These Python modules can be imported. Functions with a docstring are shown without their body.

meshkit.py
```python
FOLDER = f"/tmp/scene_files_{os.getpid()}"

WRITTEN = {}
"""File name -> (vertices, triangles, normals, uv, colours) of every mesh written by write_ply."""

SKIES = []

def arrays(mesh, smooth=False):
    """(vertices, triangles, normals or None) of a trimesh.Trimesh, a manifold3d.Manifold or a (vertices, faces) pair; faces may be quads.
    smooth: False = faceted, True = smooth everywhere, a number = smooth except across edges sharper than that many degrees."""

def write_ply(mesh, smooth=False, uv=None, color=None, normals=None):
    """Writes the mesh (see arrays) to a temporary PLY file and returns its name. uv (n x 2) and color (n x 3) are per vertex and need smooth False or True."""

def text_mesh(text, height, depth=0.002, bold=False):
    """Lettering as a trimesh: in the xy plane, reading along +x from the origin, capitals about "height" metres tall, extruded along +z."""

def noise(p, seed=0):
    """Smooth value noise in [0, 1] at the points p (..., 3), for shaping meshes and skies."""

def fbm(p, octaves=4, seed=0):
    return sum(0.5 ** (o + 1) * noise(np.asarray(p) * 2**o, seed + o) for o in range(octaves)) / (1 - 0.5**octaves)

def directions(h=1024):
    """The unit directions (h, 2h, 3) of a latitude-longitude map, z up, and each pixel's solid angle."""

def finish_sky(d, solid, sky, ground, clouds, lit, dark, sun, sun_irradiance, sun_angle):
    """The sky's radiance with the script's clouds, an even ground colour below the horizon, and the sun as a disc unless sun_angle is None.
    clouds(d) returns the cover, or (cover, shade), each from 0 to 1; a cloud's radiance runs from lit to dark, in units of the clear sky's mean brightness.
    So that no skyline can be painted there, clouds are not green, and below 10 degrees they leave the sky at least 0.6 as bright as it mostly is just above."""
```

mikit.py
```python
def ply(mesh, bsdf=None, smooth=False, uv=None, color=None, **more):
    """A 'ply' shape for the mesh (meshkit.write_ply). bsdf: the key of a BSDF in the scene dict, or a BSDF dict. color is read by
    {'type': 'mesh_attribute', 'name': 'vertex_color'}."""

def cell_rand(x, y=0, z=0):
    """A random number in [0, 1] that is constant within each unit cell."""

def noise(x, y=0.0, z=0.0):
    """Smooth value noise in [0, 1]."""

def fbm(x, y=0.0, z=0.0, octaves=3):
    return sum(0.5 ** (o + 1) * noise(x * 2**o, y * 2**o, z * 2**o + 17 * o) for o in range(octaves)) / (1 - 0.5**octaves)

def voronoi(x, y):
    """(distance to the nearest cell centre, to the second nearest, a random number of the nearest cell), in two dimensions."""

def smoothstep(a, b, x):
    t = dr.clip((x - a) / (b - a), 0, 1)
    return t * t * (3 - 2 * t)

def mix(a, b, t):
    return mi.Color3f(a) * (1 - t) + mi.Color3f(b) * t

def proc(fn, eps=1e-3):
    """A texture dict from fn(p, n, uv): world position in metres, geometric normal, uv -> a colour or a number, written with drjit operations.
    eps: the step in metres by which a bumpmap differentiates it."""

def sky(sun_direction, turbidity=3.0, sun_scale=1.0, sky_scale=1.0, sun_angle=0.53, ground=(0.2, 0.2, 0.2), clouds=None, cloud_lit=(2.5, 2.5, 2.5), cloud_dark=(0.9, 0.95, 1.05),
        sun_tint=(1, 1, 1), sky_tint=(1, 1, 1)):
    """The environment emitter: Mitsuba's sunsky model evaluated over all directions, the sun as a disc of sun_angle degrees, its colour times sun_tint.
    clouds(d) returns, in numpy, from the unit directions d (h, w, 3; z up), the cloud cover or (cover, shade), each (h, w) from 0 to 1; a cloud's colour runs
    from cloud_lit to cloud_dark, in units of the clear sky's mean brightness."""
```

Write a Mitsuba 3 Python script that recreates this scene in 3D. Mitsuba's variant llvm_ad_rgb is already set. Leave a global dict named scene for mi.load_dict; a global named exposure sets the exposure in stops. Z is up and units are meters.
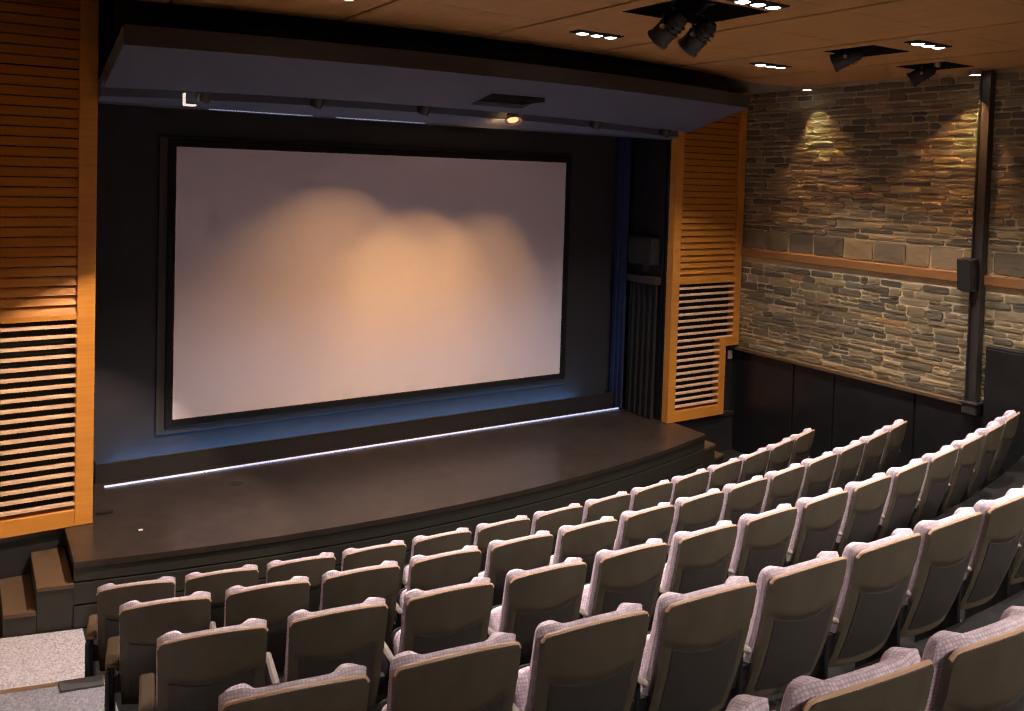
import math, random
import numpy as np, trimesh, shapely
from shapely.geometry import Point, Polygon, box as sbox
import manifold3d as m3
import drjit as dr, mitsuba as mi
import mikit, meshkit
from mikit import proc, noise, fbm, voronoi, smoothstep, mix, cell_rand

T = mi.ScalarTransform4f
rng = random.Random(7)
scene, labels = {}, {}

# ------------------------------------------------------------------ camera, lights, exposure
exposure = 0.08
YAW, PITCH, ROLL, FPX, PY = -0.568168, 0.0356752, -0.0298714, 862.732, 207.155
EYE = np.array([0.0, 0.0, 3.75])
def cam_axes():
    cy, sy, cp, sp, cr, sr = math.cos(YAW), math.sin(YAW), math.cos(PITCH), math.sin(PITCH), math.cos(ROLL), math.sin(ROLL)
    r = np.array([cy, sy, 0]); fw = np.array([-sy, cy, 0]); u = np.array([0, 0, 1.0])
    f2, u2 = fw * cp - u * sp, u * cp + fw * sp
    return r * cr - u2 * sr, u2 * cr + r * sr, f2
RIGHT, UP, FWD = cam_axes()
scene['camera'] = {'type': 'perspective', 'fov': 2 * math.degrees(math.atan(512 / FPX)), 'fov_axis': 'x',
    'to_world': T().look_at(origin=EYE.tolist(), target=(EYE + FWD).tolist(), up=UP.tolist()),
    'principal_point_offset_y': (355.5 - PY) / 711, 'near_clip': 0.05, 'far_clip': 100.0}

HOUSE = np.array([1.0, 0.85, 0.77])          # colour of the house downlights
HOUSE_W = 30.0                              # strength of one cluster
WARM = np.array([1.0, 0.52, 0.18])           # the stage wash lamps and the wall washers
LED = np.array([0.42, 0.66, 1.0])

def spot(key, pos, target, colour, power, cutoff, beam, weight=1.0):
    up = [0, 1, 0] if abs(target[0] - pos[0]) + abs(target[1] - pos[1]) < 1e-3 else [0, 0, 1]
    scene[key] = {'type': 'spot', 'to_world': T().look_at(origin=list(map(float, pos)), target=list(map(float, target)), up=up),
                  'intensity': {'type': 'rgb', 'value': [float(c * power) for c in colour]}, 'cutoff_angle': float(cutoff), 'beam_width': float(beam), 'sampling_weight': float(weight)}

# ------------------------------------------------------------------ helpers
def key_for(name, parent=None):
    base = f'{parent}__{name}' if parent else name
    k, n = base, 0
    while k in scene or k in labels or any(s.startswith(k + '__') for s in (KEYS.get(k, ()))):
        n += 1; k = f'{base}_{n:03d}'
    return k
KEYS = {}
def add(name, mesh, bsdf, parent=None, smooth=False, label=None, category=None, group=None, kind=None, ply=None, **kw):
    k = key_for(name, parent)
    scene[k] = dict(ply) if ply is not None else mikit.ply(mesh, bsdf, smooth=smooth)
    scene[k].update(kw)
    note(k, label, category, group, kind)
    return k
def note(k, label=None, category=None, group=None, kind=None):
    d = {a: b for a, b in (('label', label), ('category', category), ('group', group), ('kind', kind)) if b}
    if d: labels[k] = d
def thing(name, label, category, group=None):
    k = key_for(name); note(k, label, category, group)
    return k
def bx(x0, x1, y0, y1, z0, z1, c=0.0):
    """a box, its edges chamfered by c"""
    if c <= 0:
        m = trimesh.creation.box(extents=(x1 - x0, y1 - y0, z1 - z0)); m.apply_translation(((x0 + x1) / 2, (y0 + y1) / 2, (z0 + z1) / 2)); return m
    h = np.array([x1 - x0, y1 - y0, z1 - z0]) / 2; c = min(c, h.min() * .9); pts = []
    for s in np.ndindex(2, 2, 2):
        s = np.array(s) * 2 - 1
        for a in range(3):
            d = h - c; d[a] = h[a]; pts.append(s * d)
    m = trimesh.convex.convex_hull(np.array(pts)); m.apply_translation(((x0 + x1) / 2, (y0 + y1) / 2, (z0 + z1) / 2)); return m
def ext(poly, z0, z1):
    geoms = [g for g in getattr(poly, 'geoms', [poly]) if g.geom_type == 'Polygon' and g.area > 1e-5]
    m = trimesh.util.concatenate([trimesh.creation.extrude_polygon(g, z1 - z0, engine='earcut') for g in geoms])
    m.apply_translation((0, 0, z0)); return m
def cat(*ms): return trimesh.util.concatenate(list(ms))
def rod(a, b, r, n=16):
    a, b = np.array(a, float), np.array(b, float)
    m = trimesh.creation.cylinder(radius=r, height=np.linalg.norm(b - a), sections=n)
    m.apply_transform(trimesh.geometry.align_vectors([0, 0, 1], (b - a) / np.linalg.norm(b - a))); m.apply_translation((a + b) / 2); return m
def lathe(profile, axis_from, axis_dir, n=24):
    m = trimesh.creation.revolve(np.array(profile), sections=n)
    d = np.array(axis_dir, float); m.apply_transform(trimesh.geometry.align_vectors([0, 0, 1], d / np.linalg.norm(d))); m.apply_translation(axis_from); return m
def tube(points, r, n=6):
    p = np.array(points, float)
    t = np.gradient(p, axis=0); t /= np.linalg.norm(t, axis=1, keepdims=True) + 1e-12
    a = np.cross(t, np.where(np.abs(t[:, 2:]) < 0.9, [0, 0, 1.0], [1.0, 0, 0])); a /= np.linalg.norm(a, axis=1, keepdims=True) + 1e-12
    b, ang = np.cross(t, a), np.arange(n) * 2 * np.pi / n
    v = (p[:, None] + r * (np.cos(ang)[None, :, None] * a[:, None] + np.sin(ang)[None, :, None] * b[:, None])).reshape(-1, 3)
    f = []
    for i in range(len(p) - 1):
        for j in range(n):
            q = (i * n + j, i * n + (j + 1) % n, (i + 1) * n + (j + 1) % n, (i + 1) * n + j); f += [(q[0], q[1], q[2]), (q[0], q[2], q[3])]
    e = (len(p) - 1) * n
    for j in range(1, n - 1): f += [(0, j + 1, j), (e, e + j, e + j + 1)]
    return trimesh.Trimesh(v, np.array(f), process=False)

# ------------------------------------------------------------------ materials
def rgb(c): return {'type': 'rgb', 'value': list(map(float, c))}
def principled(base, rough=0.6, **kw):
    b = base if isinstance(base, dict) else rgb(base)
    return {'type': 'twosided', 'bsdf': {'type': 'principled', 'base_color': b, 'roughness': float(rough), **kw}}
def mat(name, *a, **kw): scene[name] = principled(*a, **kw); return name

def wood_fn(p, n, uv):
    g = fbm(p.x * 3.0, p.y * 3.0, p.z * 60.0, 3)
    g2 = noise(p.x * 1.3, p.y * 1.3, p.z * 9.0)
    return mix((.50, .20, .028), (.66, .29, .050), dr.clip(.65 * g + .35 * g2, 0, 1))
def ceil_fn(p, n, uv):
    g = fbm(p.x * 40.0, p.y * 1.6, p.z, 3)
    pan = cell_rand((p.x + 1.28) / 1.33, (p.y + .1) / .89)
    return mix((.43, .235, .078), (.56, .325, .115), dr.clip(.6 * g + .4 * pan, 0, 1))
def carpet_fn(p, n, uv):
    s = noise(p.x * 210, p.y * 210, p.z * 210); s2 = noise(p.x * 90, p.y * 90, p.z * 90)
    return mix((.22, .212, .24), (.46, .445, .49), smoothstep(.25, .75, .55 * s + .45 * s2))
def stage_fn(p, n, uv):
    s = fbm(p.x * 2.2, p.y * 2.2, p.z, 4); w = fbm(p.x * 9, p.y * 9, 3.0, 3)
    return mix((.019, .014, .0115), (.042, .032, .026), .6 * s + .4 * w)
def stage_rough(p, n, uv):
    return .20 + .14 * fbm(p.x * 1.7, p.y * 1.7, 5.0, 3)
def fabric_fn(p, n, uv):
    a = dr.abs(dr.sin(uv.x * 250.0)) * dr.abs(dr.sin(uv.y * 250.0))
    r = cell_rand(uv.x * 79.6, uv.y * 79.6)
    return mix((.32, .25, .30), (.82, .72, .79), dr.clip(.25 + .55 * a + .35 * (r - .3), 0, 1))
def shell_fn(p, n, uv):
    s = fbm(p.x * 14, p.y * 14, p.z * 5, 3)
    return mix((.078, .066, .046), (.104, .088, .062), s)
def wall_fn(p, n, uv):
    return mix((.009, .009, .011), (.016, .016, .019), fbm(p.x * 5, p.y * 5, p.z * 5, 3))
def stone_bump(p, n, uv): return fbm(p.x * 30, p.y * 30, p.z * 45, 4)
def mortar_fn(p, n, uv):
    s = fbm(p.x * 12, p.y * 12, p.z * 12, 3)
    return mix((.42, .34, .20), (.74, .62, .41), s)

mat('m_wood', proc(wood_fn), .42)
mat('m_wood_dark', (.16, .07, .02), .6)
mat('m_vent_slat', (.72, .50, .32), .5)
mat('m_void', (.006, .005, .005), .9)
mat('m_ceiling', proc(ceil_fn), .55)
mat('m_soffit', (.084, .098, .135), .8)
mat('m_soffit_front', (.040, .032, .025), .8)
mat('m_black', (.012, .012, .013), .7)
mat('m_blackwall', proc(wall_fn), .32)
mat('m_backdrop', (.028, .028, .033), .8)
mat('m_curtain', (.012, .012, .013), .9)
mat('m_blue_glow_cloth', (.012, .018, .06), .8)  # glow of the light strip put into the cloth colour
mat('m_kick', (.012, .009, .007), .7)
mat('m_surround', (.036, .034, .030), .7)
mat('m_velvet', (.004, .004, .004), .95)
mat('m_screen', (.84, .80, .90), .85)
scene['m_stage'] = {'type': 'twosided', 'bsdf': {'type': 'principled', 'base_color': proc(stage_fn), 'roughness': proc(stage_rough), 'specular': .5}}
mat('m_step', (.085, .055, .032), .45)
mat('m_fascia', (.024, .023, .017), .5)
mat('m_floor', (.016, .016, .016), .95, specular=.15)
mat('m_carpet', proc(carpet_fn), .95)
mat('m_nosing', (.26, .16, .09), .5)
mat('m_nosing_grey', (.10, .10, .10), .6)
mat('m_rail', (.25, .125, .042), .5)
mat('m_ledge', (.10, .068, .036), .6)
mat('m_steel', (.035, .032, .030), .38, specular=.6)
mat('m_can', (.018, .018, .020), .35, specular=.6)
mat('m_glass', (.12, .12, .14), .12, specular=.8)
mat('m_white', (.75, .72, .68), .5)
mat('m_metal', (.55, .52, .48), .3, metallic=.8)
scene['m_stone'] = {'type': 'twosided', 'bsdf': {'type': 'bumpmap', 'arbitrary': proc(stone_bump, eps=2e-3), 'scale': .018,
    'bsdf': {'type': 'principled', 'base_color': {'type': 'mesh_attribute', 'name': 'vertex_color'}, 'roughness': .85}}}
mat('m_mortar', proc(mortar_fn), .95)
scene['m_shell'] = {'type': 'twosided', 'bsdf': {'type': 'principled', 'base_color': proc(shell_fn), 'roughness': .5, 'specular': .4}}
mat('m_back_panel', (.052, .047, .044), .45)
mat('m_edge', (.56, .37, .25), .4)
mat('m_fabric', proc(fabric_fn), .9, sheen=.4)
mat('m_arm', (.24, .21, .19), .45)
mat('m_arm_wood', (.072, .050, .030), .4)
mat('m_standard', (.014, .014, .015), .5)

def emitter(colour, power, weight=.03): return {'type': 'area', 'radiance': rgb(np.asarray(colour) * power), 'sampling_weight': float(weight)}

# ------------------------------------------------------------------ the room
CX, CY = 4.04, 21.39                      # the centre of the curved rows
XL, XR = -0.46, 9.19                      # side walls
ROWS = [(15.61, 0.0), (16.65, .35), (17.69, .67), (18.97, 1.11), (20.14, 1.50)]
TIERS = [(15.60, .35), (16.64, .67), (17.68, 1.11), (18.96, 1.50), (20.28, 1.92)]
def disk(r): return Point(CX, CY).buffer(r, quad_segs=160)
ROOM = sbox(XL, -3.2, XR, 9.7)
CEIL = 5.02

add('floor', bx(XL, XR, -3.2, 9.7, -.12, 0), 'm_floor', kind='structure', label='black floor of the auditorium falling in curved tiers towards the stage')
zlow = 0.0
for R, z in TIERS:
    add('tier', ext(ROOM.difference(disk(R)), zlow - .02 if zlow else 0.0, z), 'm_floor', 'floor'); zlow = z
# light carpet on the left aisle, one piece a tread, and its nosings
aisle = sbox(XL + .005, -3.0, .84, 9.5)
edges = [(14.165, 0.0)] + TIERS
for i, (R, z) in enumerate(edges):
    hi = edges[i + 1][0] if i + 1 < len(edges) else 24.5
    ring = disk(hi - (.035 if i + 1 < len(edges) else 0)).difference(disk(R + .03)).intersection(aisle)
    add('carpet', ext(ring, z + .0005, z + .008), 'm_carpet', 'floor', label='light grey speckled aisle carpet')
    if i:
        add('nosing', ext(disk(R + .03).difference(disk(R - .018)).intersection(aisle), z - .02, z + .010), 'm_nosing', 'floor', label='brown nosing of an aisle step')
add('edge_strip', ext(disk(15.72).difference(disk(15.60)).intersection(sbox(.55, 3, .80, 9)), .360, .372), 'm_nosing_grey', 'floor', label='dark grey strip on the edge of an aisle step')

add('wall_left', bx(XL - .2, XL, -3.2, 9.7, 0, 5.3), 'm_mortar', kind='structure', label='side wall on the left')
add('wall_rear', bx(XL, XR, -3.4, -3.2, 0, 5.3), 'm_wood', kind='structure', label='rear wall behind the seats')

# ------------------------------------------------------------------ right wall: mortar, stones, ledge, rail, black wainscot
add('wall_right', bx(XR, XR + .25, -3.2, 9.7, 1.46, 5.3), 'm_mortar', kind='structure', label='rough stone side wall with pale mortar above a black wainscot')
def stone(y0, y1, z0, z1, deep):
    j = lambda s: rng.uniform(-s, s)
    w, h = y1 - y0, z1 - z0
    k = min(w, h, .09); h_ = min(h, .09)
    c = [(y0 + abs(j(.02)) + .10 * k, z0 + j(.006)), (y1 - .10 * k - abs(j(.02)), z0 + j(.006)), (y1 + j(.006), z0 + .18 * h_), (y1 + j(.006), z1 - .22 * h_),
         (y1 - .14 * k - abs(j(.02)), z1 + j(.006)), (y0 + .14 * k + abs(j(.02)), z1 + j(.006)), (y0 + j(.006), z1 - .22 * h_), (y0 + j(.006), z0 + .18 * h_)]
    cy, cz = (y0 + y1) / 2, (z0 + z1) / 2
    back = [(XR + .004, a, b) for a, b in c]
    mid = [(XR - deep * .75 + j(.004), a, b) for a, b in c]
    s = 1 - min(.22, .020 / h)
    fr = [(XR - deep + j(.004), cy + (a - cy) * (1 - .16 * k / w), cz + (b - cz) * s) for a, b in c]
    v = np.array(back + mid + fr + [(XR - deep - abs(j(.006)), cy + j(.1) * w, cz + j(.1) * h)])
    f = []
    for r in (0, 8):
        for i in range(8):
            a, b = r + i, r + (i + 1) % 8
            f += [(a, a + 8, b), (b, a + 8, b + 8)]
    f += [(16 + i, 24, 16 + (i + 1) % 8) for i in range(8)]
    return trimesh.Trimesh(v, np.array(f), process=False)
TONES = [(.185, .155, .105), (.255, .215, .145), (.135, .122, .098), (.310, .260, .170), (.200, .180, .140), (.160, .138, .095), (.275, .220, .135), (.115, .106, .088)]
stones = []
Y0, Y1 = 1.6, 8.52
z = 1.475
while z < 5.0:
    if 2.60 < z < 2.74: z = 2.86
    big = 2.80 < z < 3.0
    hrow = .26 if big else rng.choice([.055, .065, .075, .085, .10, .12]) if z < 2.7 else rng.choice([.05, .055, .065, .07, .085])
    if z < 2.74 < z + hrow + .05: hrow = 2.735 - z
    if z + hrow > 5.0: hrow = 5.005 - z
    if hrow < .03: z += .05; continue
    y = Y0 + rng.uniform(-.2, 0)
    while y < Y1:
        w = rng.uniform(.20, .46) if big else rng.uniform(.12, .42) * (1.15 if hrow < .08 else .9)
        y1 = min(y + w, Y1)
        if y1 - y > .05:
            tone = np.array([1.03, .99, .86]) * np.array((.28, .17, .095) if rng.random() < .012 else rng.choice(TONES)) * rng.uniform(.8, 1.2)
            g = .017
            deep = rng.uniform(.006, .026)
            if hrow > .095 and not big and rng.random() < .45:          # two thin stones in place of one
                zm = z + hrow * rng.uniform(.4, .6)
                stones.append((stone(y + g / 2, y1 - g / 2, z + g / 2, zm - g / 2, deep), tone, (y1 - y) * hrow / 2))
                ym = y + (y1 - y) * rng.uniform(.4, .6)
                stones.append((stone(y + g / 2, ym - g / 2, zm + g / 2, z + hrow - g / 2, rng.uniform(.006, .024)), tone * rng.uniform(.8, 1.2), (ym - y) * hrow / 2))
                stones.append((stone(ym + g / 2, y1 - g / 2, zm + g / 2, z + hrow - g / 2, rng.uniform(.006, .024)), tone * rng.uniform(.8, 1.2), (ym - y) * hrow / 2))
            else:
                stones.append((stone(y + g / 2, y1 - g / 2, z + g / 2, z + hrow - g / 2, deep), tone, (y1 - y) * hrow))
        y = y1
    z += hrow
def view_size(s):
    c = s[0].vertices.mean(0) - EYE; d = c @ FWD
    px = 512 + FPX * (c @ RIGHT) / d
    return s[2] * abs(c[0]) / d ** 3 * (1 if px < 1026 else 0)
stones.sort(key=view_size, reverse=True)
def coloured(m, tone):
    n = len(m.vertices); t = np.tile(tone, (n, 1)) * (1 + .10 * np.sin(np.arange(n) * 2.3)[:, None]); return t
for m, tone, _ in stones[:300]:
    k = key_for('stone', 'wall_right'); scene[k] = mikit.ply(m, 'm_stone', smooth=False, color=coloured(m, tone))
rest = stones[300:]
k = 'wall_right__stonework'
scene[k] = mikit.ply(cat(*[m for m, _, _ in rest]), 'm_stone', smooth=False, color=np.vstack([coloured(m, t) for m, t, _ in rest]))
note(k, label='smaller stones of the rubble wall', kind='stuff')

add('trim_1', bx(XR - .065, XR + .01, 1.6, 8.45, 2.745, 2.855, .008), 'm_rail', kind='structure', label='horizontal orange-brown timber rail across the stone wall')
add('trim_2', bx(XR - .085, XR + .02, 4.98, 8.5, 1.425, 1.475, .008), 'm_ledge', kind='structure', label='thin brown ledge under the stone wall')
add('wall_lower_right', bx(XR + .02, XR + .25, -3.2, 9.7, 0, 1.46), 'm_black', kind='structure', label='black lower part of the right side wall')
y = 8.42
for w in (1.0, .62, 1.08, .9, .9, .95):
    if y - w < 2.5: break
    add('wainscot_panel', bx(XR - .012, XR + .03, y - w + .012, y - .012, .02, 1.415, .006), 'm_blackwall', 'wall_lower_right'); y -= w
add('wall_lower_right_block', bx(XR - .10, XR + .02, 1.6, 4.90, 0, 2.12, .01), 'm_blackwall', kind='structure', label='higher black wainscot to the right of the steel column')
for a in (2.2, 3.1, 4.0): add('wainscot_panel', bx(XR - .116, XR - .095, a + .01, a + .88, .3, 2.09, .004), 'm_blackwall', 'wall_lower_right_block')

# ------------------------------------------------------------------ steel column, wall speaker, switch
t = thing('steel_column', 'dark steel column standing against the stone wall', 'column')
xc, yc = XR - .08, 5.03
add('flange', bx(xc - .05, xc + .05, yc - .060, yc - .048, 1.50, 5.01, .003), 'm_steel', t)
add('flange', bx(xc - .05, xc + .05, yc + .048, yc + .060, 1.50, 5.01, .003), 'm_steel', t)
add('web', bx(xc - .006, xc + .006, yc - .048, yc + .048, 1.50, 5.01), 'm_steel', t)
add('base_plate', bx(xc - .09, xc + .08, yc - .10, yc + .10, 1.475, 1.50, .004), 'm_steel', t)
add('base_shoe', cat(bx(xc - .07, xc + .165, yc - .08, yc + .08, 1.36, 1.475, .012)), 'm_steel', t, label='dark steel bracket carrying the column')
for s in (-1, 1):
    for q in (-1, 1): add('bolt', rod((xc + s * .068, yc + q * .080, 1.498), (xc + s * .068, yc + q * .080, 1.522), .013, 6), 'm_steel', t)
t = thing('wall_speaker', 'small black loudspeaker fixed to the left of the steel column', 'speaker')
x0, x1, y0, y1 = 8.93, 9.055, 5.00, 5.165
sp = trimesh.convex.convex_hull(np.array([(x0 + .03, y0, 2.69), (x1, y0, 2.66), (x0 + .03, y1, 2.69), (x1, y1, 2.66), (x0, y0, 3.01), (x1, y0, 3.03), (x0, y1, 3.01), (x1, y1, 3.03)]))
add('cabinet', sp, 'm_can', t)
gr = trimesh.convex.convex_hull(np.array([(x0 + .029 + e, a, 2.70) for e in (0, -.01) for a in (y0 + .012, y1 - .012)] + [(x0 - .001 + e, a, 3.0) for e in (0, -.01) for a in (y0 + .012, y1 - .012)]))
add('grille', gr, 'm_black', t)
add('bracket', bx(x1 - .01, x1 + .012, 5.02, 5.07, 2.80, 2.90), 'm_steel', t)

# ------------------------------------------------------------------ ceiling: panels with dark joints, light hatches cut out
add('ceiling', bx(XL, XR, -3.2, 9.7, 5.30, 5.42), 'm_black', kind='structure', label='ceiling of brown timber panels with dark joints')
HATCHES = [(4.20, 5.02, 4.40, 5.12), (6.86, 7.42, 4.83, 5.36), (8.24, 8.76, 4.98, 5.52)]
holes = shapely.union_all([sbox(a, c, b, d) for a, b, c, d in HATCHES])
cover = ROOM.difference(disk(14.45)).buffer(0)
cover = cover.intersection(sbox(XL, -3.2, XR - .04, 8.0))
xs = [XL] + [4.02 + 1.33 * k for k in range(-3, 4)] + [XR]
ys = [-3.2 + .11 + .89 * k for k in range(0, 13)]
add('backing', ext(ROOM.difference(disk(14.55)).difference(holes), CEIL + .035, CEIL + .06), 'm_void', 'ceiling', label='dark backing above the panels')
for i in range(len(xs) - 1):
    for k in range(len(ys) - 1):
        cell = sbox(xs[i] + .018, ys[k] + .004, xs[i + 1] - .018, ys[k + 1] - .004).intersection(cover).difference(holes)
        if cell.area > .01: add('panel', ext(cell, CEIL, CEIL + .03), 'm_ceiling', 'ceiling')
names = ['large dark ceiling hatch holding two black stage lights', 'small dark ceiling hatch holding one drooping stage light, over the seats', 'small dark ceiling hatch close to the top of the stone wall']
for (a, b, c, d), nm in zip(HATCHES, names):
    t = thing('ceiling_hatch', nm, 'hatch', 'dark ceiling hatches for stage lights')
    for q in ((a, a + .012, c, d), (b - .012, b, c, d), (a + .012, b - .012, c, c + .012), (a + .012, b - .012, d - .012, d)):
        add('side', bx(*q, CEIL - .002, CEIL + .25), 'm_black', t)
    add('lid', bx(a, b, c, d, CEIL + .25, CEIL + .265), 'm_void', t)
    add('pipe', rod((a + .012, (c + d) / 2, CEIL + .14), (b - .012, (c + d) / 2, CEIL + .14), .022), 'm_steel', t)

# ------------------------------------------------------------------ stage lights hanging from the hatches
def stage_light(top, head, aim, label, size=1.0, lit=None, group='black stage lights'):
    t = thing('stage_light', label, 'stage light', group)
    top, head, aim = (np.array(v, float) for v in (top, head, aim))
    d = (aim - head) / np.linalg.norm(aim - head)
    r, L = .085 * size, .27 * size
    side = np.cross(d, [0, 0, 1.0]); side /= np.linalg.norm(side)
    add('housing', lathe([(0, -L * .55), (r * .55, -L * .55), (r * .85, -L * .42), (r * .9, 0), (r * 1.0, L * .1), (r * 1.0, L * .42), (r * 1.12, L * .42), (r * 1.12, L * .5), (r * .9, L * .5), (r * .88, L * .40), (0, L * .40)], head, d), 'm_can', t, smooth=35)
    for q in (.0, -.14, -.28): add('cooling_fin', lathe([(r * .9, L * q), (r * 1.08, L * q), (r * 1.08, L * q + .008), (r * .9, L * q + .008)], head, d), 'm_can', t)
    up = head + np.array([0, 0, 1.0]) * r * 2.0
    for s in (-1, 1):
        add('yoke_arm', tube([head + side * s * r * 1.05, head + side * s * r * 1.25 + [0, 0, r], up + side * s * r * .8, up], .010 * size, 6), 'm_can', t)
        add('knob', rod(head + side * s * r * .95, head + side * s * r * 1.35, .018 * size, 10), 'm_metal', t)
    add('clamp', cat(rod(up, top, .014 * size, 10), bx(top[0] - .03 * size, top[0] + .03 * size, top[1] - .03 * size, top[1] + .03 * size, top[2] - .05 * size, top[2], .006)), 'm_can', t)
    lens = lathe([(0, L * .40), (r * .86, L * .40), (r * .86, L * .41), (0, L * .43)], head, d)
    k = add('lens', lens, 'm_glass', t)
    if lit is not None: scene[k]['emitter'] = emitter(*lit)
    return t, head + d * L * .53, d
stage_light((4.47, 4.76, 5.14), (4.50, 4.92, 4.905), (3.9, 6.6, 3.4), 'black stage light on the left in the large ceiling hatch')
stage_light((4.77, 4.76, 5.14), (4.79, 4.90, 4.875), (4.2, 6.6, 3.2), 'black stage light on the right in the large ceiling hatch')
stage_light((7.08, 5.095, 5.14), (7.02, 5.22, 4.96), (5.9, 7.2, 4.0), 'black stage light drooping from the hatch nearest the wall washer lamps', .95)
stage_light((8.47, 5.25, 5.14), (8.36, 5.30, 4.93), (7.3, 7.2, 3.6), 'black stage light with a bright glint in the hatch by the stone wall', .9)
add('glint', bx(8.40, 8.46, 5.16, 5.20, 5.00, 5.08, .01), 'm_white', 'stage_light_003', label='highlight made as a small white block')  # white block standing in for a highlight on the light

# ------------------------------------------------------------------ house downlights: a dark slot with three lamps
def cluster(x, y, label, dim=1.0, cut=(55, 22)):
    t = thing('downlight', label, 'ceiling light', 'three-lamp downlights in the timber ceiling')
    add('slot', bx(x - .25, x + .25, y - .072, y + .072, CEIL - .010, CEIL + .001, .003), 'm_black', t)
    for k in (-1, 0, 1):
        add('bezel', lathe([(.059, 0), (.068, 0), (.068, -.010), (.059, -.010)], (x + k * .155, y, CEIL - .010), (0, 0, 1), 20), 'm_black', t)
        lamp = lathe([(0, -.016), (.034, -.016), (.053, -.008), (.053, 0), (0, 0)], (x + k * .155, y, CEIL - .0102), (0, 0, 1), 20)
        kk = add('lamp', lamp, 'm_white', t); scene[kk]['emitter'] = emitter(HOUSE, 9.0 * (1.2 - .25 * (k + 1)))
    spot(f'{t}__beam', (x, y, CEIL - .05), (x, y, 0), HOUSE, HOUSE_W * dim, *cut, weight=2.0)
cluster(4.68, 6.035, 'three-lamp downlight left of the big black stage lights')
cluster(4.70, 4.235, 'three-lamp downlight at the top edge above the big stage lights')
cluster(7.26, 6.335, 'three-lamp downlight nearest the orange panel right of the stage', 1.2)
cluster(7.14, 4.48, 'three-lamp downlight at the far right of the ceiling, above the hatch by the stone wall', 1.2)
cluster(2.2, 5.98, 'three-lamp downlight above the left end of the stage front')
spot('downlight_004__side_beam', (2.2, 5.98, CEIL - .05), (2.2 - .3 * 4, 5.98 + .482 * 4, CEIL - 4.05), HOUSE * [1.05, .9, .75], 75.0, 21.6, 19.0, weight=1.5)
cluster(2.2, 4.2, 'three-lamp downlight above the left seats')
cluster(4.7, 2.3, 'three-lamp downlight above the middle of the rear rows')
cluster(7.1, 2.4, 'three-lamp downlight above the right of the rear rows')
cluster(4.7, .3, 'three-lamp downlight above the middle back rows')
cluster(7.1, .3, 'three-lamp downlight above the right back rows')
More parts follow.
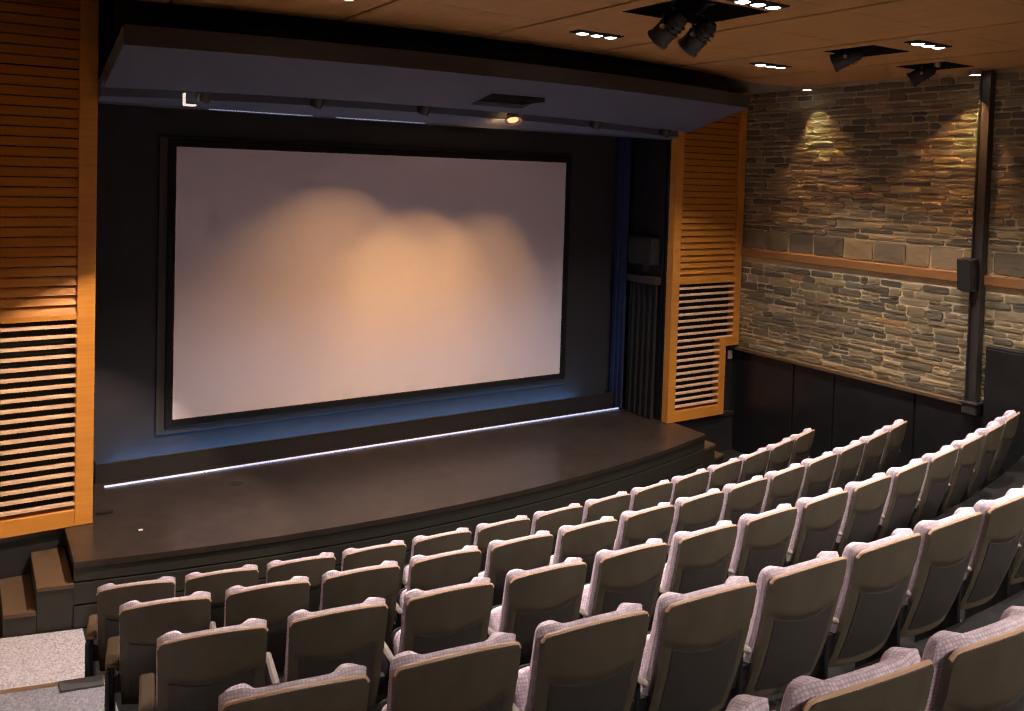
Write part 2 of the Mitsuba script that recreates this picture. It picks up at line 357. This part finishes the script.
for x, wd in ((1.9, 'left'), (4.6, 'middle'), (7.3, 'right')):      # three unseen fill lamps added to brighten the seat backs, tilted towards the rows
    t = thing('rear_fill_lamp', f'added fill lamp over the back of the room, {wd} one', 'ceiling light', 'added fill lamps over the back of the room')
    add('housing', lathe([(0, 0), (.07, 0), (.07, .16), (.06, .16), (.06, .02), (0, .02)], (x, -1.6, CEIL - .06), (0, .69, -.72), 24), 'm_can', t)
    add('stem', rod((x, -1.6, CEIL - .07), (x, -1.6, CEIL), .012), 'm_can', t)
    kk = add('lens', lathe([(0, .13), (.058, .13), (.058, .135), (0, .138)], (x, -1.6, CEIL - .06), (0, .69, -.72), 24), 'm_white', t); scene[kk]['emitter'] = emitter(HOUSE, 3.0)
    spot(f'{t}__beam', (x, -1.6 + .14, CEIL - .21), (x, 1.8, 1.4), HOUSE, 24.0, 34, 16, weight=1.5)
def washer(x, y, label, power, tgt):
    t = thing('wall_washer', label, 'ceiling light', 'round wall washers by the stone wall')
    add('rim', lathe([(.055, .075), (.062, .075), (.062, 0), (.055, 0), (.055, .075)], (x, y, CEIL - .07), (0, 0, 1), 24), 'm_metal', t)
    kk = add('lamp', lathe([(0, -.004), (.035, -.003), (.054, .004), (.054, .012), (0, .012)], (x, y, CEIL - .07), (0, 0, 1), 24), 'm_white', t)
    scene[kk]['emitter'] = emitter((1, .85, .7), 9.0)
    spot(f'{t}__beam', (x, y, CEIL - .09), tgt, WARM * [1, .92, 1.1], power, 34, 8)
washer(9.0, 7.25, 'small round ceiling lamp washing the stone wall beside the orange panel', 19.0, (9.10, 7.05, 3.6))
washer(8.92, 5.06, 'small round ceiling lamp in front of the top of the steel column', 19.0, (9.06, 5.4, 3.6))
washer(8.98, 2.9, 'small round ceiling lamp washing the stone wall right of the column', 19.0, (9.10, 2.8, 3.6))

# ------------------------------------------------------------------ soffit above the stage
XS = np.linspace(1.0, 7.82, 41)
def yfront(x): return CY - math.sqrt(14.75 ** 2 - (x - CX) ** 2)
def trough(x): return 7.76 + .055 * (x - CX) ** 2 / 2.2
def soffit_ring(x):
    yf, yb = yfront(x), 8.40
    zb = lambda y: 4.64 - .34 * (y - yf) / (yb - yf)
    a = trough(x); b = min(a + .25, 8.30)
    return [(x, yf, 4.64), (x, a, zb(a)), (x, a, zb(a) + .075), (x, b, zb(b) + .075), (x, b, zb(b)), (x, yb, zb(yb)), (x, yb, 4.46), (x, yf + .12, 4.775), (x, yf, 4.775)]
rings = np.array([soffit_ring(x) for x in XS]); n = rings.shape[1]
v = rings.reshape(-1, 3); f = []
for i in range(len(XS) - 1):
    for j in range(n):
        a, b = i * n + j, i * n + (j + 1) % n
        f += [(a, b, a + n), (b, b + n, a + n)]
yz = Polygon(rings[0][:, 1:]); 
tv, tri = trimesh.creation.triangulate_polygon(yz, engine='earcut')
from scipy.spatial import cKDTree
idx = cKDTree(rings[0][:, 1:]).query(tv)[1]; tri = idx[tri]
for t3 in tri:
    f.append((t3[0], t3[1], t3[2])); f.append((t3[2] + (len(XS) - 1) * n, t3[1] + (len(XS) - 1) * n, t3[0] + (len(XS) - 1) * n))
sm = trimesh.Trimesh(v, np.array(f), process=False)
trimesh.repair.fix_normals(sm)
man = m3.Manifold(m3.Mesh(np.asarray(sm.vertices, np.float32), np.asarray(sm.faces, np.uint32)))
SH = (4.30, 4.92, 7.15, 7.58)
if man.num_tri() > 0:
    man = man - m3.Manifold.cube((SH[1] - SH[0], SH[3] - SH[2], .55)).translate((SH[0], SH[2], 4.25))
    sm = man
t = thing('soffit', 'blue-grey sloping soffit hanging above the stage screen', 'soffit')
add('body', sm, 'm_soffit', t)
fr = [np.array([(x, yfront(x) - .001, 4.635), (x, yfront(x) - .012, 4.635), (x, yfront(x) - .012, 4.785), (x, yfront(x) - .001, 4.785)]) for x in XS]
v = np.vstack(fr); f = []
for i in range(len(XS) - 1):
    for j in range(4):
        a, b = i * 4 + j, i * 4 + (j + 1) % 4
        f += [(a, a + 4, b), (b, a + 4, b + 4)]
add('front_strip', trimesh.Trimesh(v, np.array(f), process=False), 'm_soffit_front', t, label='brown front strip')
add('back_lip', bx(1.02, 7.80, 8.385, 8.405, 4.285, 4.33, .004), 'm_soffit', t)
for xa, xb, wd in ((1.95, 2.95, 'thin glowing pale blue line on the lip of the soffit, left one'), (3.2, 4.2, 'thin glowing pale blue line on the lip of the soffit, right one')):
    k = add('soffit_strip', bx(xa, xb, 8.372, 8.384, 4.290, 4.297), 'm_white', label=wd, category='light strip', group='glowing lines on the soffit lip')  # glowing bars put in for the pale blue lines on the lip
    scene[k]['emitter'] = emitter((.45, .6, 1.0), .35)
t = thing('soffit_hatch', 'square dark opening in the blue-grey soffit above the orange lamp', 'hatch')
for q in ((SH[0] + .002, SH[0] + .02, SH[2] + .002, SH[3] - .002), (SH[1] - .02, SH[1] - .002, SH[2] + .002, SH[3] - .002), (SH[0] + .02, SH[1] - .02, SH[2] + .002, SH[2] + .02), (SH[0] + .02, SH[1] - .02, SH[3] - .02, SH[3] - .002)):
    add('side', bx(*q, 4.50, 4.82), 'm_black', t)
add('lid', bx(SH[0] + .002, SH[1] - .002, SH[2] + .002, SH[3] - .002, 4.82, 4.835), 'm_void', t)
# dark closure between ceiling edge and soffit
add('wall_gap', ext(disk(14.36).difference(disk(14.30)).intersection(sbox(1.0, 6.0, 7.9, 9.0)), 4.79, 5.30), 'm_void', kind='structure', label='black gap between the timber ceiling and the soffit')
add('ceiling_stage', bx(XL, XR, 8.41, 9.7, 4.50, 4.60), 'm_void', kind='structure', label='black ceiling over the stage')

# lamps in the soffit trough
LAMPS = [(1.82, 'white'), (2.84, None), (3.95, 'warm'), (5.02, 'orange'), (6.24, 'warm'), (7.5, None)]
words = ['lamp with a white rim made to glow at the left end of the soffit trough', 'small dark lamp, second from the left in the soffit trough', 'small dark lamp in the soffit trough, left of the square opening', 'glowing orange lamp in the soffit trough under the square opening', 'small dark lamp in the soffit trough, right of the orange lamp', 'small dark lamp at the right end of the soffit trough']
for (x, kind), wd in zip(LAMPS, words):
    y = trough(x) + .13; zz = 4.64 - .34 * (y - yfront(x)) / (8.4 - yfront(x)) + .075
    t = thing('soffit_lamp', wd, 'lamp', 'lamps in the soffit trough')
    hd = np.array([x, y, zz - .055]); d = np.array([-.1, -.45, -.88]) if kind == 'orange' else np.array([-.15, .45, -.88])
    add('housing', lathe([(0, -.07), (.05, -.07), (.062, -.03), (.062, .06), (.052, .06), (.050, .03), (0, .03)], hd, d, 20), 'm_can', t, smooth=35)
    add('bracket', bx(x - .10, x + .10, y - .03, y + .03, zz - .020, zz + .002, .004), 'm_can', t)
    k = add('lens', lathe([(0, .061), (.060, .061), (.060, .066), (0, .070)] if kind == 'orange' else [(0, .031), (.049, .031), (.049, .034), (0, .036)], hd, d, 20), 'm_glass', t)
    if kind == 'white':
        add('barn_door', bx(x - .17, x - .075, y - .05, y + .05, zz - .17, zz - .155, .004), 'm_white', t, label='white flap given its own glow for the lamp light on it')
        kk = add('rim', cat(bx(x - .175, x - .165, y - .04, y + .04, zz - .16, zz - .06)), 'm_white', t, label='white flap given its own glow for the lamp light on it')
        for q_ in (t + '__barn_door', kk): scene[q_]['emitter'] = emitter((1, .88, .74), .75)  # flap and rim emit by themselves in place of reflected lamp light
        scene[k]['emitter'] = emitter((1, .9, .75), 1.0)
    if kind == 'orange':
        spot(f'{t}__glow', hd + np.array([0, .10, -.13]), hd + np.array([0, .3, 0.08]), WARM, .45, 80, 40)
        scene[k]['emitter'] = emitter((1, .50, .20), 1.5)
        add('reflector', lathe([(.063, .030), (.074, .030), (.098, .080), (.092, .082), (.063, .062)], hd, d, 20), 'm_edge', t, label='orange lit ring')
spot('soffit_lamp_002__beam', (3.95, 7.96, 4.30), (3.45, 9.5, 1.5), WARM, 10.0, 36, 14)
spot('soffit_lamp_003__beam', (5.02, 8.00, 4.28), (4.55, 9.5, 1.3), WARM, 13.0, 31, 15)
spot('soffit_lamp_004__beam', (6.24, 8.00, 4.30), (5.25, 9.5, 1.3), WARM, 6.5, 29, 17)

# ------------------------------------------------------------------ stage
YB = 9.55
deckpoly = disk(14.18).intersection(sbox(.78, 6.0, 7.98, 9.5)).union(sbox(XL + .005, 8.40, XR - .03, YB - .002))
t = thing('stage', 'low black stage with a curved front below the projection screen', 'stage')
add('deck', ext(deckpoly, .50, .55), 'm_stage', t)
add('base', ext(disk(14.13).intersection(sbox(.80, 6.0, 7.96, 9.5)).union(sbox(XL + .005, 8.42, XR - .03, YB - .002)), .0, .50), 'm_black', t)
for R, a, b in ((14.165, .385, .495), (14.175, .20, .37), (14.185, .012, .185)):
    add('fascia_board', ext(disk(R).difference(disk(14.12)).intersection(sbox(.78, 6, 7.98, 8.6)), a, b), 'm_fascia', t)
for nm, xa in (('black steps with brown treads at the left end of the stage', (.78, .52, .29)), ('dark steps in shadow at the right end of the stage', (7.98, 8.24, 8.47))):
    t = thing('stage_steps', nm, 'steps')
    for i, zt in ((0, .37), (1, .185)):
        a, b = sorted((xa[i], xa[i + 1]))
        reg = disk(14.17 + .01 * i).intersection(sbox(a + .002, 6.5, b - .002, 8.395))
        add('riser', ext(reg, 0.002, zt - .03), 'm_fascia', t)
        add('tread', ext(disk(14.18 + .01 * i).intersection(sbox(a - .0 + .002, 6.5, b - .002, 8.395)), zt - .03, zt), 'm_step', t)
t = thing('floor_pocket', 'small round dark cover in the stage floor near the light strip', 'cover'); 
add('lid', lathe([(0, .004), (.085, .004), (.09, 0), (0, 0)], (2.36, 8.74, .5502), (0, 0, 1), 24), 'm_void', t)
add('ring', lathe([(.085, 0), (.105, 0), (.105, .005), (.085, .005), (.085, 0)], (2.36, 8.74, .5502), (0, 0, 1), 24), 'm_steel', t)
add('floor_box', bx(1.05, 1.19, 8.52, 8.56, .5502, .575, .004), 'm_void', label='small black cable box on the stage beside the left orange panel', category='box')
add('tape_mark', bx(1.325, 1.36, 7.99, 8.02, .5502, .5515), 'm_white', label='tiny white tape mark on the left of the stage floor', category='tape mark')

# backdrop, kick board, LED strip, side masking
add('wall_back', bx(XL, XR, YB, YB + .15, 0.0, 4.6), 'm_backdrop', kind='structure', label='dark backdrop wall behind the projection screen, glowing blue at its foot')
add('baseboard_back', bx(1.14, 7.78, 9.375, 9.390, .552, .745, .003), 'm_kick', kind='structure', label='black skirting board with a light trough behind it at the foot of the backdrop')
add('ledge_cap', bx(1.30, 7.22, 9.368, 9.391, .742, .751, .002), 'm_surround', 'baseboard_back', label='pale lip lit blue')
for xa, xb in ((1.14, 1.155), (7.765, 7.78)): add('trough_end', bx(xa, xb, 9.391, YB - .001, .552, .735), 'm_kick', 'baseboard_back')
kk = add('trough_light', bx(1.30, 7.22, 9.400, 9.540, .60, .615), 'm_white', 'baseboard_back', label='blue light hidden in the trough')
scene[kk]['emitter'] = emitter((.15, .40, .85), 10.5, 2.0)
k = add('light_strip', bx(1.205, 7.76, 9.222, 9.248, .551, .565, .003), 'm_white', label='thin glowing blue-white light strip along the back of the stage floor', category='light strip')
scene[k]['emitter'] = emitter((.40, .55, 1.0), .72)
add('wall_stage_left', bx(.85, .99, 8.52, YB, .55, 4.5), 'm_blackwall', kind='structure', label='dark side wall of the stage on the left')
add('wall_stage_right', bx(7.87, 8.02, 8.56, YB, .55, 4.5), 'm_blackwall', kind='structure', label='dark side wall of the stage on the right')
# narrow corner cloth tinted blue for the strip glow and a darker one in front of it
def curtain(y0, y1, z0, z1, folds, amp, x):
    ys_ = np.linspace(y0, y1, folds * 10 + 1); ts = np.linspace(0, 1, 6); rows = []
    for tz in ts:
        a = amp * (1.15 - .35 * tz)
        rows.append(np.stack([x - .03 - a * (1 + np.sin((ys_ - y0) / (y1 - y0) * folds * 2 * np.pi + .3 * tz)) / 2, ys_, np.full_like(ys_, z0 + (z1 - z0) * tz)], 1))
    V = np.array(rows); nn = len(ys_); v = V.reshape(-1, 3); f = []
    for i in range(5):
        for j in range(nn - 1):
            a = i * nn + j; f += [(a, a + 1, a + nn), (a + 1, a + nn + 1, a + nn)]
    v2 = v + [.012, 0, 0]; f = np.array(f); nv = len(v)
    rim = [i for i in range(nn)] ; sides = []
    loop = list(range(nn)) + [i * nn + nn - 1 for i in range(1, 6)] + [5 * nn + j for j in range(nn - 2, -1, -1)] + [i * nn for i in range(4, 0, -1)]
    for a, b in zip(loop, loop[1:] + loop[:1]): sides += [(b, a, a + nv), (b, a + nv, b + nv)]
    return trimesh.Trimesh(np.vstack([v, v2]), np.vstack([f, f[:, ::-1] + nv, np.array(sides)]), process=False)
t = thing('blue_glow_cloth', 'narrow corner cloth tinted blue for the light strip glow, right of the stage', 'curtain')
add('cloth', curtain(9.21, 9.50, .56, 4.36, 3, .035, 7.85), 'm_blue_glow_cloth', t, smooth=True)
add('track', bx(7.78, 7.865, 9.19, 9.52, 4.36, 4.40), 'm_black', t)
t = thing('black_curtain', 'black draped curtain between the blue-tinted corner cloth and the right orange panel', 'curtain')
add('cloth', curtain(8.58, 9.14, .56, 2.36, 5, .05, 7.865), 'm_curtain', t, smooth=True)
add('batten', bx(7.765, 7.868, 8.57, 9.16, 2.36, 2.46, .008), 'm_soffit_front', t, label='grey batten')
t = thing('side_speaker', 'dark box loudspeaker on the side wall above the black curtain', 'speaker')
add('cabinet', bx(7.72, 7.868, 8.62, 9.10, 2.62, 2.98, .01), 'm_black', t)
add('grille', bx(7.708, 7.722, 8.65, 9.07, 2.65, 2.95, .004), 'm_kick', t)
add('bracket', bx(7.84, 7.869, 8.8, 8.92, 2.52, 2.62), 'm_steel', t)

# ------------------------------------------------------------------ the projection screen
t = thing('projection_screen', 'large pale projection screen in a black frame at the back of the stage', 'screen')
SX0, SX1, SZ0, SZ1, SY = 1.885, 6.915, 1.075, 3.955, 9.50
add('cloth', bx(SX0, SX1, SY - .004, SY, SZ0, SZ1), 'm_screen', t)
b = .075
add('frame_side', bx(SX0 - b, SX0, SY - .03, SY + .02, SZ0 - b, SZ1 + b, .006), 'm_velvet', t, label='black frame')
add('frame_side', bx(SX1, SX1 + b, SY - .03, SY + .02, SZ0 - b, SZ1 + b, .006), 'm_velvet', t, label='black frame')
add('frame_rail', bx(SX0, SX1, SY - .03, SY + .02, SZ1, SZ1 + b, .006), 'm_velvet', t, label='black frame')
add('frame_rail', bx(SX0, SX1, SY - .03, SY + .02, SZ0 - b, SZ0, .006), 'm_velvet', t, label='black frame')
add('surround', bx(SX0 - b - .085, SX1 + b + .03, SY + .008, YB + .005, SZ0 - b - .075, SZ1 + b + .03, .005), 'm_surround', t, label='dark grey board behind the frame')

# ------------------------------------------------------------------ the slatted timber panels either side
def slatted(label, x0, x1, ztop, stile_l, stile_r, vx0, vx1, notch=None):
    t = thing('slatted_panel', label, 'panel')
    yf, yb, zb, vz0, vz1 = 8.35, 8.49, .553, .70, 2.385
    add('backing', bx(x0 + .02, x1 - .02 if not notch else notch[0] - .02, yb - .02, yb, zb + .03, ztop - .01), 'm_void', t) if not notch else add('backing', cat(bx(x0 + .02, x1 - .02, yb - .02, yb, notch[1] + .03, ztop - .01), bx(x0 + .02, notch[0] - .02, yb - .02, yb, zb + .03, notch[1] + .03)), 'm_void', t)
    add('stile', bx(x0, vx0, yf, yb - .021, zb, ztop, .004), 'm_wood', t)
    if notch is None:
        add('stile', bx(vx1, x1, yf, yb - .021, zb, ztop, .004), 'm_wood', t)
        add('rail', bx(vx0, vx1, yf, yb - .021, zb, vz0, .004), 'm_wood', t)
    else:
        nx, nz = notch
        add('stile', bx(vx1, x1, yf, yb - .021, nz, ztop, .004), 'm_wood', t)
        add('rail', bx(nx - .115, vx1, yf, yb - .021, nz, nz + .125, .004), 'm_wood', t)
        add('stile', bx(nx - .115, nx, yf, yb - .021, zb, nz, .004), 'm_wood', t)
        add('rail', bx(vx0, nx - .115, yf, yb - .021, zb, vz0, .004), 'm_wood', t)
    add('rail', bx(vx0, vx1, yf + .004, yb - .021, vz1, vz1 + .045, .003), 'm_wood', t)
    zz = vz1 + .047
    add('upper_backing', bx(vx0, vx1, yf + .070, yf + .085, vz1 + .045, ztop - .01), 'm_wood_dark', t)
    while zz < ztop - .06:                                # overlapping boards above
        pr = np.array([(yf + .008, zz), (yf + .030, zz), (yf + .064, zz + .074), (yf + .046, zz + .074)])
        vv = np.array([(x, a, c) for x in (vx0 + .001, vx1 - .001) for a, c in pr])
        add('slat', trimesh.convex.convex_hull(vv), 'm_wood', t); zz += .0855
    zz = vz0 + .040
    while zz < vz1 - .03:                                 # open boards of the vent
        e = vx1 if notch is None or zz > notch[1] + .10 else notch[0] - .115
        vv = np.array([(x, a, c) for x in (vx0 + .001, e - .001) for a, c in ((yf + .006, zz), (yf + .006, zz + .022), (yf + .052, zz + .026), (yf + .052, zz + .006))])
        add('vent_slat', trimesh.convex.convex_hull(vv), 'm_vent_slat', t); zz += .0875
    return t
slatted('tall orange slatted timber panel with an open vent left of the stage', XL + .01, 1.0, 5.28, 0, 0, -.30, .855)
slatted('orange slatted timber panel with a stepped vent right of the stage', 7.86, XR - .04, 5.0, 0, 0, 7.99, 9.03, (8.90, 1.50))
add('wall_front_left', bx(XL, 1.0, 8.495, 8.52, .552, 5.0), 'm_black', kind='structure', label='black wall behind the left panel')
add('wall_front_right', bx(7.90, XR, 8.495, 8.56, .552, 5.0), 'm_black', kind='structure', label='black wall behind the right panel')
t = thing('wall_switch', 'small white switch plate on the black wall beside the right orange panel', 'switch')
add('plate', bx(9.085, 9.165, 8.470, 8.494, 1.28, 1.40, .006), 'm_white', t); add('rocker', bx(9.105, 9.145, 8.462, 8.471, 1.31, 1.37, .003), 'm_white', t)

# ------------------------------------------------------------------ theatre seats
RECLINE, ZT, ZB, HW = .19, .93, .31, .240
def back_y(z):                     # the shell's middle line: leaning back at the top, curving in at the foot
    t_ = (ZT - z) / (ZT - ZB); return .085 * t_ + .075 * np.maximum(t_, 0) ** 2.2
def grid_solid(P, Q):
    """P, Q: (nv, nu, 3) back and front surfaces"""
    nv, nu = P.shape[:2]; v = np.vstack([P.reshape(-1, 3), Q.reshape(-1, 3)]); N = nv * nu; f = []
    for i in range(nv - 1):
        for j in range(nu - 1):
            a = i * nu + j; f += [(a, a + 1, a + nu), (a + 1, a + nu + 1, a + nu)]
    f = np.array(f); g = f[:, ::-1] + N
    loop = list(range(nu)) + [i * nu + nu - 1 for i in range(1, nv)] + [(nv - 1) * nu + j for j in range(nu - 2, -1, -1)] + [i * nu for i in range(nv - 2, 0, -1)]
    s = []
    for a, b in zip(loop, loop[1:] + loop[:1]): s += [(b, a, a + N), (b, a + N, b + N)]
    return trimesh.Trimesh(v, np.vstack([f, g, np.array(s)]), process=False)
def top_z(s):                      # s from -1 to 1: arched top with rounded corners
    return ZT + .036 * (1 - s ** 2) - .026 * np.clip((np.abs(s) - .90) / .10, 0, 1) ** 2.4
def shell():
    nu, nv = 33, 37
    s = np.linspace(-1, 1, nu); vv = np.linspace(0, 1, nv)
    S, V = np.meshgrid(s, vv)
    wid = HW * (1 - .05 * (1 - V))
    Z = ZB + V * (top_z(S) - ZB)
    Y = back_y(Z) + .042 * S ** 2
    zc = .770 - .045 * (1 - S ** 2)                                   # lower edge of the head band
    inside = np.clip((.84 - np.abs(S)) / .05, 0, 1)
    rec = np.clip((zc - Z) / .012, 0, 1) * inside * np.clip((Z - ZB - .02) / .02, 0, 1)
    P = np.stack([S * wid, Y + .011 * rec - .004 * np.clip((Z - zc) / .02, 0, 1), Z], -1)
    Q = np.stack([S * wid, Y + .020, Z], -1)
    return grid_solid(P, Q)
def back_panel():
    nu, nv = 25, 17
    s = np.linspace(-.80, .80, nu); S, V = np.meshgrid(s, np.linspace(0, 1, nv))
    zc = .770 - .045 * (1 - S ** 2) - .022
    z0 = ZB + .045; Z = z0 + V * (zc - z0)
    wid = HW * (1 - .05 * (1 - (Z - ZB) / (top_z(S) - ZB)))
    Y = back_y(Z) + .042 * S ** 2
    P = np.stack([S * wid, Y + .003, Z], -1); Q = np.stack([S * wid, Y + .0125, Z], -1)
    return grid_solid(P, Q)
def ply_edge_highlight():  # ply edge along the top, made pale for the highlight from overhead
    s = np.linspace(-.99, .99, 41); pts = []
    for q in s: pts.append((q * HW, back_y(top_z(q)) + .042 * q * q + .008, top_z(q) + .000))
    p = np.array(pts); return tube(p, .0078, 6)
def cushion():
    nu, nv = 49, 33
    S, V = np.meshgrid(np.linspace(-1, 1, nu), np.linspace(0, 1, nv))
    hw = .242
    bol = .8 * np.exp(-((np.abs(S) - .80) / .20) ** 4)                      # the two side bolsters
    zt = top_z(S * .93) - .002 + .019 * bol + .028 * np.clip((np.abs(S) - .9) / .1, 0, 1) ** 2 * 0
    z0 = ZB + .05; Z = z0 + V * (zt - z0)
    rim = np.clip(1 - np.abs(S) ** 7, 0, 1) ** .45 * np.clip(1 - np.abs(2 * V - 1) ** 12, 0, 1) ** .5
    Y = back_y(Z) + .042 * (S * hw / HW) ** 2 + .021
    th = .080 + .040 * bol + .012 * np.sin(np.clip(V, 0, 1) * np.pi)
    mid = .032
    shrink = .992
    P = np.stack([S * hw, Y + mid - mid * rim, Z], -1); Q = np.stack([S * hw * (1 - .05 * rim), Y + mid + (th - mid) * rim, Z], -1)
    m = grid_solid(P, Q)
    def arc(G):                                                        # lengths along the surface, so that the weave is not stretched
        a = np.concatenate([np.zeros((nv, 1)), np.cumsum(np.linalg.norm(np.diff(G, axis=1), axis=2), 1)], 1)
        b = np.concatenate([np.zeros((1, nu)), np.cumsum(np.linalg.norm(np.diff(G, axis=0), axis=2), 0)], 0)
        return np.stack([a - a[:, nu // 2:nu // 2 + 1], b[-1:] - b], -1).reshape(-1, 2)
    uv = np.vstack([arc(P), arc(Q) + [2.0, 0]])
    return m, uv
def pad(x0, x1, y0, y1, z0, z1, p=5):
    m = trimesh.creation.icosphere(subdivisions=4); v = np.asarray(m.vertices)
    q = np.sign(v) * np.abs(v) ** (2.0 / p)
    m.vertices = q * np.array([x1 - x0, y1 - y0, z1 - z0]) / 2 + np.array([x0 + x1, y0 + y1, z0 + z1]) / 2
    return m
def seat_cushion():
    m = pad(-.18, .18, -.165, .165, -.042, .042)
    m.apply_transform(trimesh.transformations.rotation_matrix(math.radians(66), [1, 0, 0])); m.apply_translation((0, .365, .43)); return m
def seat_pan():
    m = pad(-.178, .178, -.16, .16, -.012, .012, 7)
    m.apply_transform(trimesh.transformations.rotation_matrix(math.radians(66), [1, 0, 0])); m.apply_translation((0, .420, .43 - .016)); return m
SP = .28
def arm(side, wide=.034): return bx(side * SP - wide / 2, side * SP + wide / 2, .11, .43, .575, .603, .010)
def arm_support(side): return cat(bx(side * SP - .014, side * SP + .014, .16, .40, .0, .577, .006), bx(side * SP - .030, side * SP + .030, .12, .44, 0, .012, .004), rod((side * SP, .20, .43), (side * SP - side * .06, .20, .43), .015, 8))
def back_bracket(side): return trimesh.convex.convex_hull(np.array([(side * a, y_, z_) for a in (.215, .27) for y_, z_ in ((.175, .40), (.23, .40), (.16, .50), (.20, .50))]))
cm, cuv = cushion()
PL = {'back_shell': mikit.ply(shell(), 'm_shell', smooth=35), 'back_panel': mikit.ply(back_panel(), 'm_back_panel', smooth=35), 'ply_edge_highlight': mikit.ply(ply_edge_highlight(), 'm_edge', smooth=50),
      'back_cushion': mikit.ply(cm, 'm_fabric', smooth=True, uv=cuv), 'seat_cushion': None, 'seat_pan': mikit.ply(seat_pan(), 'm_standard', smooth=True)}
sc_ = seat_cushion(); PL['seat_cushion'] = mikit.ply(sc_, 'm_fabric', smooth=True, uv=np.asarray(sc_.vertices)[:, [0, 2]])
PL['armrest'] = mikit.ply(arm(-1), 'm_arm'); PL['armrest_r'] = mikit.ply(arm(1), 'm_arm'); PL['armrest_w'] = mikit.ply(arm(-1, .068), 'm_arm_wood')
PL['arm_support'] = mikit.ply(arm_support(-1), 'm_standard'); PL['arm_support_r'] = mikit.ply(arm_support(1), 'm_standard')
PL['bracket'] = mikit.ply(back_bracket(-1), 'm_standard'); PL['bracket_r'] = mikit.ply(back_bracket(1), 'm_standard')
PL['end_panel'] = mikit.ply(bx(-SP - .030, -SP - .006, .08, .46, 0, .575, .006), 'm_standard')
ORD = ['first', 'second', 'third', 'fourth', 'fifth', 'sixth', 'seventh', 'eighth', 'ninth', 'tenth', 'eleventh', 'twelfth', 'thirteenth', 'last']
RN = ['front row', 'second row', 'third row', 'fourth row', 'nearest row']
FIRST = [-.21247, -.20040, -.18869, -.17680, -.11120 - 2 * .02780]          # the angle of each row's first seat corner, and the step from seat to seat
STEP = [.035095, .033656, .032663, .029787, .027800]
SHIFT = [((0, 3, 8), (.0, 0, .028)), ((0, 6), (.005, .028)), ((0, 5), (.012, .035)), ((0, 1, 4), (-.02, -.015, 0)), ((0, 3), (-.012, 0))]   # the rows are not set out quite evenly
SPAN = [range(14), range(14), range(14), range(11), range(1, 5)]
def seat(r, i):
    R, zf = ROWS[r]; R += .030; th = FIRST[r] + i * STEP[r] + (.256 + float(np.interp(i, *SHIFT[r]))) / R
    x, y = CX + R * math.sin(th), CY - R * math.cos(th)
    M = T().translate([x, y, zf]).rotate([0, 0, 1], math.degrees(th))
    place = f'{ORD[i]} from the left aisle in the {RN[r]}' if i < 13 else f'last at the right end of the {RN[r]}'
    if r == 4: place = {1: 'just left of the frame in the nearest row', 2: 'nearest row, left one of two in view', 3: 'nearest row, right one of two in view', 4: 'just right of the frame in the nearest row'}[i]
    t = thing('theatre_seat', f'taupe-backed theatre seat with lavender cushion, {place}', 'seat', 'curved rows of theatre seats')
    for nm in ('back_shell', 'back_panel', 'ply_edge_highlight', 'back_cushion', 'seat_cushion', 'seat_pan', 'bracket', 'arm_support'):
        add(nm, None, None, t, ply=PL[nm], to_world=M)
    add('bracket', None, None, t, ply=PL['bracket_r'], to_world=M)
    if i == 0: add('end_panel', None, None, t, ply=PL['end_panel'], to_world=M, label='black end panel at the aisle')
    if i == 0: add('armrest', None, None, t, ply=PL['armrest_w'], to_world=M, label='brown wooden armrest at the aisle')
    else: add('armrest', None, None, t, ply=PL['armrest'], to_world=M)
    if i == SPAN[r][-1]:
        add('armrest', None, None, t, ply=PL['armrest_r'], to_world=M); add('arm_support', None, None, t, ply=PL['arm_support_r'], to_world=M)
    labels[t + '__back_cushion'] = {'label': 'lavender woven back cushion'}
for r in range(5):
    for i in SPAN[r]: seat(r, i)
